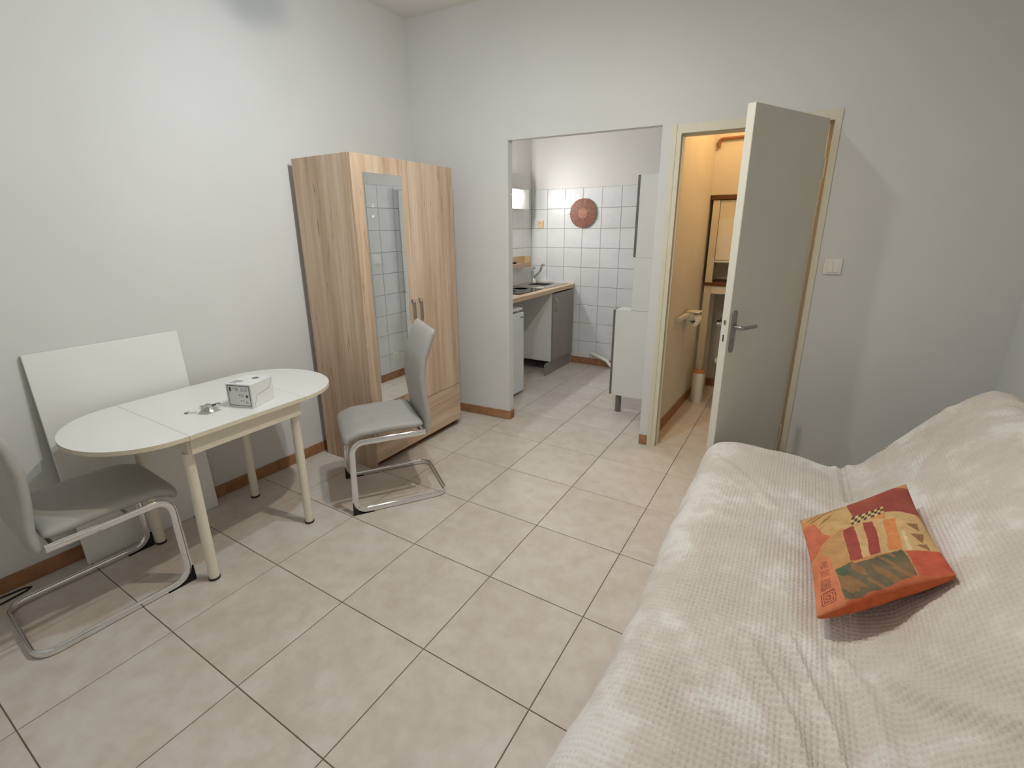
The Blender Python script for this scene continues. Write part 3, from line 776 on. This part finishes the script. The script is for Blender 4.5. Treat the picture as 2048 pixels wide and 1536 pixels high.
# ------------------------------------------------------------------ things on the table
bx = empty('carton_box', (-0.2275, 0.5895, TZ + 0.0005), math.radians(19.2), 'small white cardboard box with a framed printed label on the table', 'box')
hx, hy, bh = 0.0665, 0.072, 0.112
box('carton', (-hx, -hy, 0), (hx, hy, bh), 'carton', bx, 0.0012, 1)
lb = box('printed_label', (-hx + 0.008, -hy - 0.0004, 0.008), (hx - 0.008, -hy + 0.001, bh - 0.006), 'ink', bx)
box('label_field', (-hx + 0.012, -hy - 0.0008, 0.012), (hx - 0.012, -hy + 0.001, bh - 0.010), 'carton', lb)
def pr(x0, x1, z0, z1, mat='ink'):
    box('print', (-hx + x0, -hy - 0.0011, z0), (-hx + x1, -hy + 0.001, z1), mat, lb)
pr(0.018, 0.028, 0.080, 0.098, 'inkdark'); pr(0.0195, 0.027, 0.0755, 0.0785, 'inkdark')
for k, (x, z, w_, h_) in enumerate(((0.040, 0.088, .006, .004), (0.052, 0.080, .012, .002), (0.052, 0.084, .012, .002), (0.052, 0.088, .012, .002), (0.052, 0.093, .012, .002), (0.078, 0.080, .014, .0015), (0.078, 0.085, .014, .0015), (0.078, 0.090, .014, .0015), (0.098, 0.080, .014, .0015), (0.098, 0.085, .014, .0015), (0.098, 0.090, .014, .0015),
                                (0.066, 0.058, .005, .005), (0.075, 0.054, .016, .0015), (0.075, 0.058, .016, .0015), (0.075, 0.062, .016, .0015), (0.072, 0.030, .005, .006), (0.083, 0.028, .006, .002), (0.083, 0.033, .006, .002), (0.096, 0.026, .012, .0015), (0.096, 0.031, .012, .0015), (0.100, 0.021, .012, .003))):
    pr(x, x + w_, z, z + h_)
pr(0.103, 0.113, 0.050, 0.062, 'inkdark')
box('print', (-hx + 0.012, -hy + 0.012, bh - 0.001), (-hx + 0.048, -hy + 0.020, bh + 0.0004), 'ink', bx)
for k in range(4): box('print', (-hx + 0.014, -hy + 0.028 + 0.007 * k, bh - 0.001), (-hx + 0.058, -hy + 0.031 + 0.007 * k, bh + 0.0004), 'ink', bx)
lathe('print', [(0.016, 0.0), (0.016, 0.0012), (0.0, 0.0012)], 'ink', bx, 20, c=(0.012, 0.03, bh - 0.0009))
bm = bmesh.new()
for (y0, z0), (y1, z1) in (((-0.062, 0.004), (-0.040, 0.055)), ((-0.040, 0.055), (0.040, 0.062)), ((0.040, 0.062), (0.066, 0.108))):
    dy, dz_ = y1 - y0, z1 - z0; L_ = math.hypot(dy, dz_); n0, n1 = -dz_ / L_ * 0.0007, dy / L_ * 0.0007
    vs_ = [bm.verts.new((hx + 0.0005, y, z)) for y, z in ((y0 - n0, z0 - n1), (y1 - n0, z1 - n1), (y1 + n0, z1 + n1), (y0 + n0, z0 + n1))]
    bm.faces.new(vs_)
from_bm('flap_seam', bm, 'ink', bx)

pk = empty('plastic_packet', (-0.285, 0.415, TZ + 0.001), 0.4, 'crumpled clear plastic packet with small fittings beside the white box', 'packet')
n = 18; g = np.linspace(-1, 1, n); U, V = np.meshgrid(g, g, indexing='ij')
r_ = np.sqrt(U ** 2 + V ** 2)
Zb = np.clip(0.022 * (1 - r_ ** 2), 0.0, 1) + 0.010 * (vnoise(U * 4 + 8, V * 4 + 8, 51) + 0.5) * np.clip(1.25 - r_, 0, 1)
grid_mesh('clear_bag', np.stack([U * 0.036 * (1 + 0.25 * V), V * 0.034, Zb + 0.0005], -1).reshape(-1, 3), n, n, 'clear', pk, smooth=False)
Zf = 0.006 + 0.016 * np.abs(vnoise(U * 3 + 2, V * 3 + 5, 52)) + 0.012 * (U > 0.3)
grid_mesh('foil_flap', np.stack([U * 0.045 - 0.020, V * 0.014 * (1.1 - 0.5 * U) + 0.048, Zf], -1).reshape(-1, 3), n, n, 'foil', pk, smooth=False)
lathe('fitting', [(0.010, 0.0), (0.013, 0.004), (0.013, 0.012), (0.006, 0.014), (0.006, 0.02)], 'satin', pk, 16, c=(0.004, -0.006, 0.001))
tube('twist_tie', [(-0.036, -0.02, 0.004), (-0.055, -0.03, 0.003), (-0.075, -0.028, 0.005), (-0.088, -0.034, 0.002)], 0.0022, 'clear', pk, n=6)
box('tag', (-0.084, -0.042, 0.001), (-0.068, -0.034, 0.0022), 'ink', pk)

# black wire on the floor near the left wall
cb = tube('black_cable', [(-0.842, -0.60, 0.004), (-0.836, -0.45, 0.004), (-0.828, -0.32, 0.005), (-0.815, -0.225, 0.005), (-0.800, -0.205, 0.005), (-0.786, -0.225, 0.005), (-0.775, -0.30, 0.005), (-0.765, -0.40, 0.004), (-0.755, -0.55, 0.004)], 0.0038, 'black', n=8)
tag(cb, 'thin black cable looped on the floor along the left wall', 'cable')

# ------------------------------------------------------------------ wall fittings
def rocker(loc, rz, label, n=2, mat='whiteplastic'):
    s = empty('light_switch', loc, rz, label, 'switch')
    box('plate', (-0.043, -0.010, -0.043), (0.043, -0.0005, 0.043), mat, s, 0.004)
    w_ = 0.056 / n
    for k in range(n):
        x = -0.028 + k * w_
        bm = bmesh.new(); add_box(bm, (x + 0.0006, -0.0155, -0.030), (x + w_ - 0.0006, -0.009, 0.030))
        for v_ in bm.verts:
            if v_.co.z > 0 and v_.co.y < -0.012: v_.co.y += 0.004
        from_bm('rocker', bm, mat, s)
    return s
rocker((2.043, BW(2.043), 1.281), math.atan(0.086), 'white double light switch on the wall beside the open door')
rocker((PX - 0.009, 2.742, 1.222), -math.pi / 2, 'white switch on the kitchen tiles seen in the wardrobe mirror', 1)
def socket(loc, rz, label, mat):
    s = empty('power_socket', loc, rz, label, 'socket')
    box('plate', (-0.041, -0.009, -0.041), (0.041, -0.0005, 0.041), mat, s, 0.004)
    R90 = Matrix.Rotation(math.pi / 2, 4, 'X')
    lathe('well', [(0.024, 0.0), (0.024, 0.011), (0.021, 0.011), (0.019, 0.004), (0.0, 0.004)], mat, s, 24, rot=R90)
    for x in (-0.0095, 0.0095): lathe('pin_hole', [(0.003, 0.0), (0.003, 0.0048), (0.0, 0.0048)], 'black', s, 10, rot=Matrix.Translation((x, 0, 0)) @ R90)
    lathe('earth_pin', [(0.0028, 0.0), (0.0028, 0.018), (0.0, 0.018)], 'steel', s, 10, rot=Matrix.Translation((0, 0, 0.010)) @ R90)
    return s
socket((-0.665, KY - 0.009, 1.532), 0, 'ivory power socket on the tiles left of the wooden clock', 'ivory')
socket((PX - 0.009, 2.890, 0.235), -math.pi / 2, 'white power socket low on the kitchen tiles, seen in the mirror', 'whiteplastic')

# wooden wall clock
ck = empty('wall_clock', (-0.158, KY - 0.0095, 1.642), 0, 'round brown wooden clock with radial slats on white tiles', 'clock')
R90 = Matrix.Rotation(math.pi / 2, 4, 'X')
lathe('back_disc', [(0.140, 0.0), (0.140, 0.012), (0.0, 0.012)], 'brownwood', ck, 48, rot=R90)
bmA, bmB = bmesh.new(), bmesh.new(); N = 48
for k in range(N):
    a0 = 2 * math.pi * (k + 0.06) / N; a1 = 2 * math.pi * (k + 0.94) / N; y = -0.017 - 0.004 * random.random(); b_ = (bmA, bmB)[k % 2 if random.random() < 0.8 else 0]
    ri, ro = 0.050 + 0.008 * random.random(), 0.148
    q = [(ri, a0), (ro, a0), (ro, a1), (ri, a1)]
    lo = [b_.verts.new((r * math.cos(a), -0.012, r * math.sin(a))) for r, a in q]; hi = [b_.verts.new((r * math.cos(a), y, r * math.sin(a))) for r, a in q]
    b_.faces.new(hi)
    for i in range(4): b_.faces.new((lo[i], lo[(i + 1) % 4], hi[(i + 1) % 4], hi[i]))
M['slatA'] = plain('reddish_walnut', (124, 74, 56), 0.5, var=0.15, scale=30); M['slatB'] = plain('mid_walnut', (142, 90, 68), 0.5, var=0.15, scale=30)
from_bm('slats', bmA, 'slatA', ck); from_bm('slats', bmB, 'slatB', ck)
lathe('hub', [(0.054, 0.010), (0.054, 0.0200), (0.0, 0.0205)], plain('hub_wood', (160, 106, 80), 0.5, var=0.12, scale=30), ck, 32, rot=R90)
for a, L_ in ((math.radians(136), 0.062), (math.radians(24), 0.095)):
    bm = bmesh.new(); add_box(bm, (0.008, -0.0245, -0.0022), (L_, -0.0225, 0.0022))
    h_ = from_bm('hand', bm, plain('hand_tan', (200, 150, 118), 0.4), ck); h_.rotation_euler = (0, -a, 0)

# ------------------------------------------------------------------ kitchen
FXK = -0.235
wk = empty('kitchen_worktop', (KX + 0.01, 2.62, 0), 0, 'wood-look kitchen worktop with a sink cut-out', 'worktop')
bm = bmesh.new(); X0, X1, Y0, Y1 = 0.0, FXK - KX - 0.01, 0.0, KY - 0.012 - 2.62
HX0, HX1, HY0, HY1 = 0.130, 0.375, 1.36, 1.60                     # bowl hole
for a, b in (((X0, Y0), (X1, HY0)), ((X0, HY1), (X1, Y1)), ((X0, HY0), (HX0, HY1)), ((HX1, HY0), (X1, HY1))):
    add_box(bm, (a[0], a[1], 0.862), (b[0], b[1], 0.900))
bmesh.ops.remove_doubles(bm, verts=bm.verts, dist=1e-5)
from_bm('top', bm, 'worktop', wk)
bm = bmesh.new(); add_box(bm, (0, Y0, 0.9003), (0.014, Y1, 0.922)); from_bm('sealing_strip', bm, 'whiteplastic', wk)
bm = bmesh.new(); add_box(bm, (0.014, Y1 - 0.014, 0.9003), (X1 - 0.005, Y1, 0.922)); from_bm('sealing_strip', bm, 'whiteplastic', wk)

sk = empty('sink', (KX + 0.01, 2.62, 0.9005), 0, 'stainless steel inset sink in the wood worktop', 'sink')
bm = bmesh.new()
sx0, sx1, sy0, sy1 = 0.05, 0.475, 1.22, 1.70
for a, b in (((sx0, sy0), (sx1, HY0 + 0.01)), ((sx0, HY1 - 0.01), (sx1, sy1)), ((sx0, HY0 + 0.01), (HX0 + 0.01, HY1 - 0.01)), ((HX1 - 0.01, HY0 + 0.01), (sx1, HY1 - 0.01))):
    add_box(bm, (a[0], a[1], 0.0), (b[0], b[1], 0.006))
from_bm('rim', bm, 'steel', sk)
bm = bmesh.new(); t_ = 0.004; ax, bx_, ay, by = HX0 + 0.004, HX1 - 0.004, HY0 + 0.004, HY1 - 0.004
add_box(bm, (ax, ay, -0.14), (bx_, by, -0.136))
for a, b in (((ax, ay), (ax + t_, by)), ((bx_ - t_, ay), (bx_, by)), ((ax + t_, ay), (bx_ - t_, ay + t_)), ((ax + t_, by - t_), (bx_ - t_, by))): add_box(bm, (a[0], a[1], -0.136), (b[0], b[1], 0.0))
from_bm('bowl', bm, 'steel', sk)
tp = empty('kitchen_tap', (-0.690, 4.235, 0.9068), math.radians(-20), 'chrome lever mixer tap at the back of the sink', 'tap'); tp.scale = (1.25, 1.25, 1.25)
lathe('body', [(0.026, 0.0), (0.024, 0.006), (0.020, 0.012), (0.020, 0.09), (0.018, 0.098)], 'chrome', tp, 24)
tube('spout', fillet([(0.0, 0, 0.035), (0.10, -0.01, 0.10), (0.135, -0.012, 0.165), (0.155, -0.014, 0.160)], 0.02, 5), 0.011, 'chrome', tp)
tube('lever', [(0, 0, 0.097), (-0.005, 0, 0.118), (0.03, -0.004, 0.14)], 0.008, 'chrome', tp)
hb = empty('hob', (-0.515, 3.53, 0.9005), 0, 'black glass two-ring hob set in the worktop', 'hob')
box('glass_plate', (-0.19, -0.24, 0), (0.19, 0.24, 0.009), 'blackglass', hb, 0.002)
box('steel_edge', (-0.195, 0.24, 0), (0.195, 0.262, 0.011), 'steel', hb, 0.001, 1)
for y in (-0.12, 0.11): lathe('heating_ring', [(0.080, 0.009), (0.080, 0.0096), (0.074, 0.0096), (0.074, 0.009)], 'greyedge', hb, 36, c=(0, y, 0))

cbk = empty('sink_cabinet', (0, 0, 0), 0, 'white sink cabinet with a grey door under the worktop', 'cabinet')
cy0, cy1 = 3.815, KY - 0.035
box('side_panel', (KX + 0.05, cy0, 0.13), (FXK - 0.012, cy0 + 0.016, 0.860), 'cabwhite', cbk, 0.001, 1)
box('side_panel', (KX + 0.05, cy1 - 0.016, 0.13), (FXK - 0.012, cy1, 0.860), 'cabwhite', cbk, 0.001, 1)
box('bottom_panel', (KX + 0.05, cy0 + 0.016, 0.13), (FXK - 0.012, cy1 - 0.016, 0.146), 'cabwhite', cbk)
dk = box('door', (FXK - 0.011, cy0 + 0.002, 0.132), (FXK + 0.006, cy1 - 0.002, 0.848), 'greydoor', cbk, 0.0015, 1)
tube('handle', fillet([(FXK + 0.005, cy0 + 0.05, 0.66), (FXK + 0.030, cy0 + 0.05, 0.69), (FXK + 0.036, cy0 + 0.05, 0.735), (FXK + 0.030, cy0 + 0.05, 0.78), (FXK + 0.005, cy0 + 0.05, 0.81)], 0.03, 4), 0.005, 'satin', dk, rb=0.007)
box('plinth', (FXK - 0.03, cy0 - 0.115, 0.0), (FXK - 0.016, cy1, 0.128), 'greydoor', cbk, 0.001, 1)
for x, y in ((-0.70, cy0 + 0.05), (-0.32, cy0 + 0.05), (-0.70, cy1 - 0.05), (-0.32, cy1 - 0.05)):
    lathe('leg', [(0.026, 0.0), (0.026, 0.006), (0.019, 0.012), (0.019, 0.115), (0.03, 0.13)], 'black', cbk, 14, c=(x, y, 0))

fg = empty('under_counter_fridge', (-0.475, 2.885, 0), 0, 'small white refrigerator standing under the worktop', 'fridge')
box('body', (-0.27, -0.255, 0.02), (0.235, 0.255, 0.79), 'fridge', fg, 0.006)
fd = box('door', (0.238, -0.253, 0.035), (0.285, 0.253, 0.775), 'fridge', fg, 0.008)
box('top_cover', (-0.27, -0.257, 0.792), (0.270, 0.257, 0.815), 'fridge', fg, 0.006)
box('badge', (0.284, 0.19, 0.725), (0.2865, 0.235, 0.737), 'ink', fd)
for x in (-0.22, 0.20):
    for y in (-0.21, 0.21): lathe('foot', [(0.018, 0.0), (0.018, 0.02)], 'black', fg, 12, c=(x, y, 0))

sh = empty('wall_shelf', (KX + 0.0095, 3.42, 1.085), 0, 'shallow pale wood shelf tray on the tiled kitchen wall', 'shelf')
box('tray', (0.0, 0.0, 0.0), (0.10, 0.755, 0.016), 'worktop', sh, 0.001, 1)
box('front_board', (0.086, 0.0, 0.016), (0.10, 0.755, 0.050), 'worktop', sh, 0.001, 1)
box('back_board', (0.0, 0.0, 0.016), (0.012, 0.755, 0.115), 'worktop', sh, 0.001, 1)
box('end_board', (0.012, 0.742, 0.016), (0.086, 0.755, 0.115), 'worktop', sh, 0.001, 1)
it = empty('kitchen_utensil', (KX + 0.062, 3.86, 1.1015), 0.2, 'small dark utensil lying in the wall shelf tray', 'utensil')
tube('grip', [(0, -0.16, 0.045), (0, -0.02, 0.046), (0, 0.05, 0.044)], 0.008, 'black', it)
lathe('head', [(0.018, 0.0), (0.020, 0.03), (0.012, 0.05)], 'black', it, 16, c=(0, 0.05, 0.0))

# grey-edged white cabinets on the partition
rc = empty('base_cabinet', (PX - 0.004, 3.085, 0), 0, 'narrow white base cabinet on grey legs with a grey door', 'cabinet')
def cabinet(root, dep, wid, z0, z1):
    g = 0.0165
    box('side_panel', (-dep, 0, z0), (-0.008, 0.016, z1), 'cabwhite', root, 0.001, 1)
    box('side_panel', (-dep, wid - 0.016, z0), (-0.008, wid, z1), 'cabwhite', root, 0.001, 1)
    box('bottom_panel', (-dep, 0.016, z0), (-0.008, wid - 0.016, z0 + g), 'cabwhite', root)
    box('top_panel', (-dep, 0.016, z1 - g), (-0.008, wid - 0.016, z1), 'cabwhite', root)
    box('back_panel', (-0.014, 0.016, z0 + g), (-0.008, wid - 0.016, z1 - g), 'cabwhite', root)
    d_ = box('door', (-dep - 0.019, 0.001, z0 + 0.002), (-dep - 0.001, wid - 0.001, z1 - 0.002), 'greyedge', root, 0.001, 1)
    tube('handle', fillet([(-dep - 0.018, wid - 0.04, z0 + 0.25), (-dep - 0.045, wid - 0.04, z0 + 0.28), (-dep - 0.045, wid - 0.04, z0 + 0.36), (-dep - 0.018, wid - 0.04, z0 + 0.39)], 0.02, 4), 0.005, 'satin', d_)
cabinet(rc, 0.392, 0.15, 0.158, 0.872)
for x, y in ((-0.345, 0.055), (-0.05, 0.055)):
    lathe('leg', [(0.026, 0.0), (0.026, 0.01), (0.024, 0.012), (0.024, 0.158)], 'greyedge', rc, 20, c=(x, y, 0))
uc = empty('wall_cabinet', (PX - 0.004, 3.085, 0), 0, 'white wall cabinet with a dark grey door hung high in the kitchen', 'cabinet')
cabinet(uc, 0.262, 0.30, 1.278, 1.865)
box('end_panel', (-0.270, 0.002, 0.876), (-0.008, 0.018, 1.276), 'cabwhite', uc, 0.001, 1)

# white waste hose at the kitchen back wall
hs = tube('waste_hose', fillet([(0.00, KY - 0.02, 0.105), (0.005, KY - 0.045, 0.148), (0.06, KY - 0.055, 0.135), (0.13, KY - 0.06, 0.112), (0.20, KY - 0.062, 0.085), (0.26, KY - 0.07, 0.030), (0.36, KY - 0.075, 0.020)], 0.03, 5), 0.0185, 'whiteplastic', n=14)
tag(hs, 'white plastic waste hose coming out of the tiled kitchen wall', 'hose')

# ------------------------------------------------------------------ toilet room
tc = empty('toilet_cabinet', (1.192, 3.87, 0), 0, 'cream over-toilet cabinet on legs with a brown wood trim', 'cabinet')
TW, TD = 0.70, 0.30
for x in (0.0, TW - 0.055):
    box('post', (x, 0.0, 0.0), (x + 0.055, 0.035, 1.706), 'wccab', tc, 0.002, 1)
    box('post', (x, TD - 0.035, 0.0), (x + 0.055, TD, 1.706), 'wccab', tc, 0.002, 1)
    box('side_panel', (x + 0.02, 0.036, 1.04), (x + 0.035, TD - 0.036, 1.706), 'wccab', tc)
box('top_board', (-0.012, -0.012, 1.708), (TW + 0.012, TD, 1.740), 'brownwood', tc, 0.002, 1)
box('shelf_board', (-0.006, -0.008, 1.008), (TW + 0.006, TD, 1.036), 'brownwood', tc, 0.002, 1)
box('rail', (0.056, 0.004, 0.940), (TW - 0.056, 0.024, 1.006), 'wccab', tc, 0.001, 1)
box('middle_board', (0.056, 0.004, 1.205), (TW - 0.056, TD - 0.02, 1.222), 'wccab', tc)
dd = box('door', (0.058, 0.004, 1.225), (TW - 0.058, 0.022, 1.704), 'wccab', tc, 0.002, 1)
lathe('knob', [(0.006, 0.0), (0.006, 0.012), (0.014, 0.02), (0.012, 0.028), (0.0, 0.03)], 'wccab', dd, 16, rot=Matrix.Translation((TW - 0.10, 0.004, 1.30)) @ Matrix.Rotation(math.pi / 2, 4, 'X'))
box('back_panel', (0.036, TD - 0.012, 1.04), (TW - 0.036, TD - 0.004, 1.70), 'wccab', tc)

br = empty('toilet_brush', (1.252, 3.700, 0), 0, 'white toilet brush holder with an orange lid on the floor', 'brush')
lathe('holder', [(0.050, 0.0), (0.051, 0.004), (0.049, 0.27), (0.047, 0.275)], 'whiteplastic', br, 28)
lathe('lid', [(0.050, 0.276), (0.051, 0.284), (0.046, 0.290), (0.010, 0.296)], 'terralid', br, 28)
lathe('handle', [(0.006, 0.296), (0.006, 0.36), (0.008, 0.375), (0.0, 0.38)], 'wccab', br, 14)

thx = 1.128 + 0.047 * (3.33 - 2.65) / 1.0
ph = empty('paper_holder', (1.163, 3.36, 0.80), math.radians(87), 'toilet paper roll on a bracket on the warm yellow wall', 'paper holder')
# local x runs along the wall, local y<0 points into the toilet room
box('bracket', (-0.27, -0.030, 0.020), (0.02, -0.002, 0.048), 'whiteplastic', ph, 0.004)
box('cover', (-0.02, -0.100, 0.050), (0.10, -0.002, 0.056), 'whiteplastic', ph, 0.002)
tube('rod', [(-0.03, -0.058, 0.0), (0.105, -0.058, 0.0)], 0.006, 'whiteplastic', ph)
for x in (-0.03, 0.105): box('arm', (x - 0.003, -0.064, -0.008), (x + 0.003, -0.002, 0.049), 'whiteplastic', ph, 0.001, 1)
bm = bmesh.new(); n_ = 28; rings = []
for r_2, x in ((0.019, -0.012), (0.047, -0.012), (0.047, 0.088), (0.019, 0.088)):
    rings.append([bm.verts.new((x, -0.058 + r_2 * math.cos(2 * math.pi * k / n_), -0.013 + r_2 * math.sin(2 * math.pi * k / n_))) for k in range(n_)])
for i in range(4):
    for k in range(n_): bm.faces.new((rings[i][k], rings[i][(k + 1) % n_], rings[(i + 1) % 4][(k + 1) % n_], rings[(i + 1) % 4][k]))
from_bm('paper_roll', bm, 'paper', ph)

vl = empty('water_valve', (1.318, WCY - 0.001, 0.655), 0, 'small dark stop valve on the toilet back wall', 'valve')
tube('pipe_stub', [(0, 0, 0), (0, -0.05, 0)], 0.009, 'satin', vl)
tube('stem', [(0, -0.045, -0.03), (0, -0.045, 0.03)], 0.008, 'satin', vl)
box('lever', (-0.032, -0.075, -0.008), (0.032, -0.060, 0.008), 'black', vl, 0.004)
tube('supply_hose', fillet([(0, -0.045, 0.0), (0.025, -0.05, 0.012), (0.035, -0.05, 0.03), (0.035, -0.05, 0.09)], 0.012), 0.007, 'satin', vl)

pp = tube('ceiling_pipe', fillet([(1.190, 3.868, 2.10), (1.190, 3.868, 2.165), (2.015, 3.868, 2.175)], 0.02), 0.012, plain('painted_pipe', (150, 104, 70), 0.5), n=14)
tag(pp, 'painted water pipe running high across the toilet boxing', 'pipe')

wc = empty('toilet', (1.56, 3.93, 0), 0, 'white ceramic toilet behind the open door', 'toilet')
prof_o = [(0.10, 0.0), (0.11, 0.05), (0.10, 0.18), (0.15, 0.30), (0.185, 0.385), (0.185, 0.40), (0.14, 0.40), (0.10, 0.30), (0.0, 0.24)]
bm = bmesh.new(); add_lathe(bm, prof_o, 28); bmesh.ops.transform(bm, matrix=Matrix.Diagonal((1, 1.22, 1, 1)), verts=bm.verts); bmesh.ops.translate(bm, verts=bm.verts, vec=(0, -0.24, 0))
from_bm('bowl', bm, 'ceramic', wc)
bm = bmesh.new(); add_lathe(bm, [(0.125, 0.402), (0.19, 0.402), (0.192, 0.416), (0.125, 0.418)], 28); bmesh.ops.transform(bm, matrix=Matrix.Diagonal((1, 1.22, 1, 1)), verts=bm.verts); bmesh.ops.translate(bm, verts=bm.verts, vec=(0, -0.24, 0))
from_bm('seat', bm, 'whiteplastic', wc)
box('cistern', (-0.185, 0.135, 0.40), (0.185, 0.295, 0.78), 'ceramic', wc, 0.02, 3)
box('cistern_lid', (-0.19, 0.130, 0.782), (0.19, 0.300, 0.81), 'ceramic', wc, 0.008)
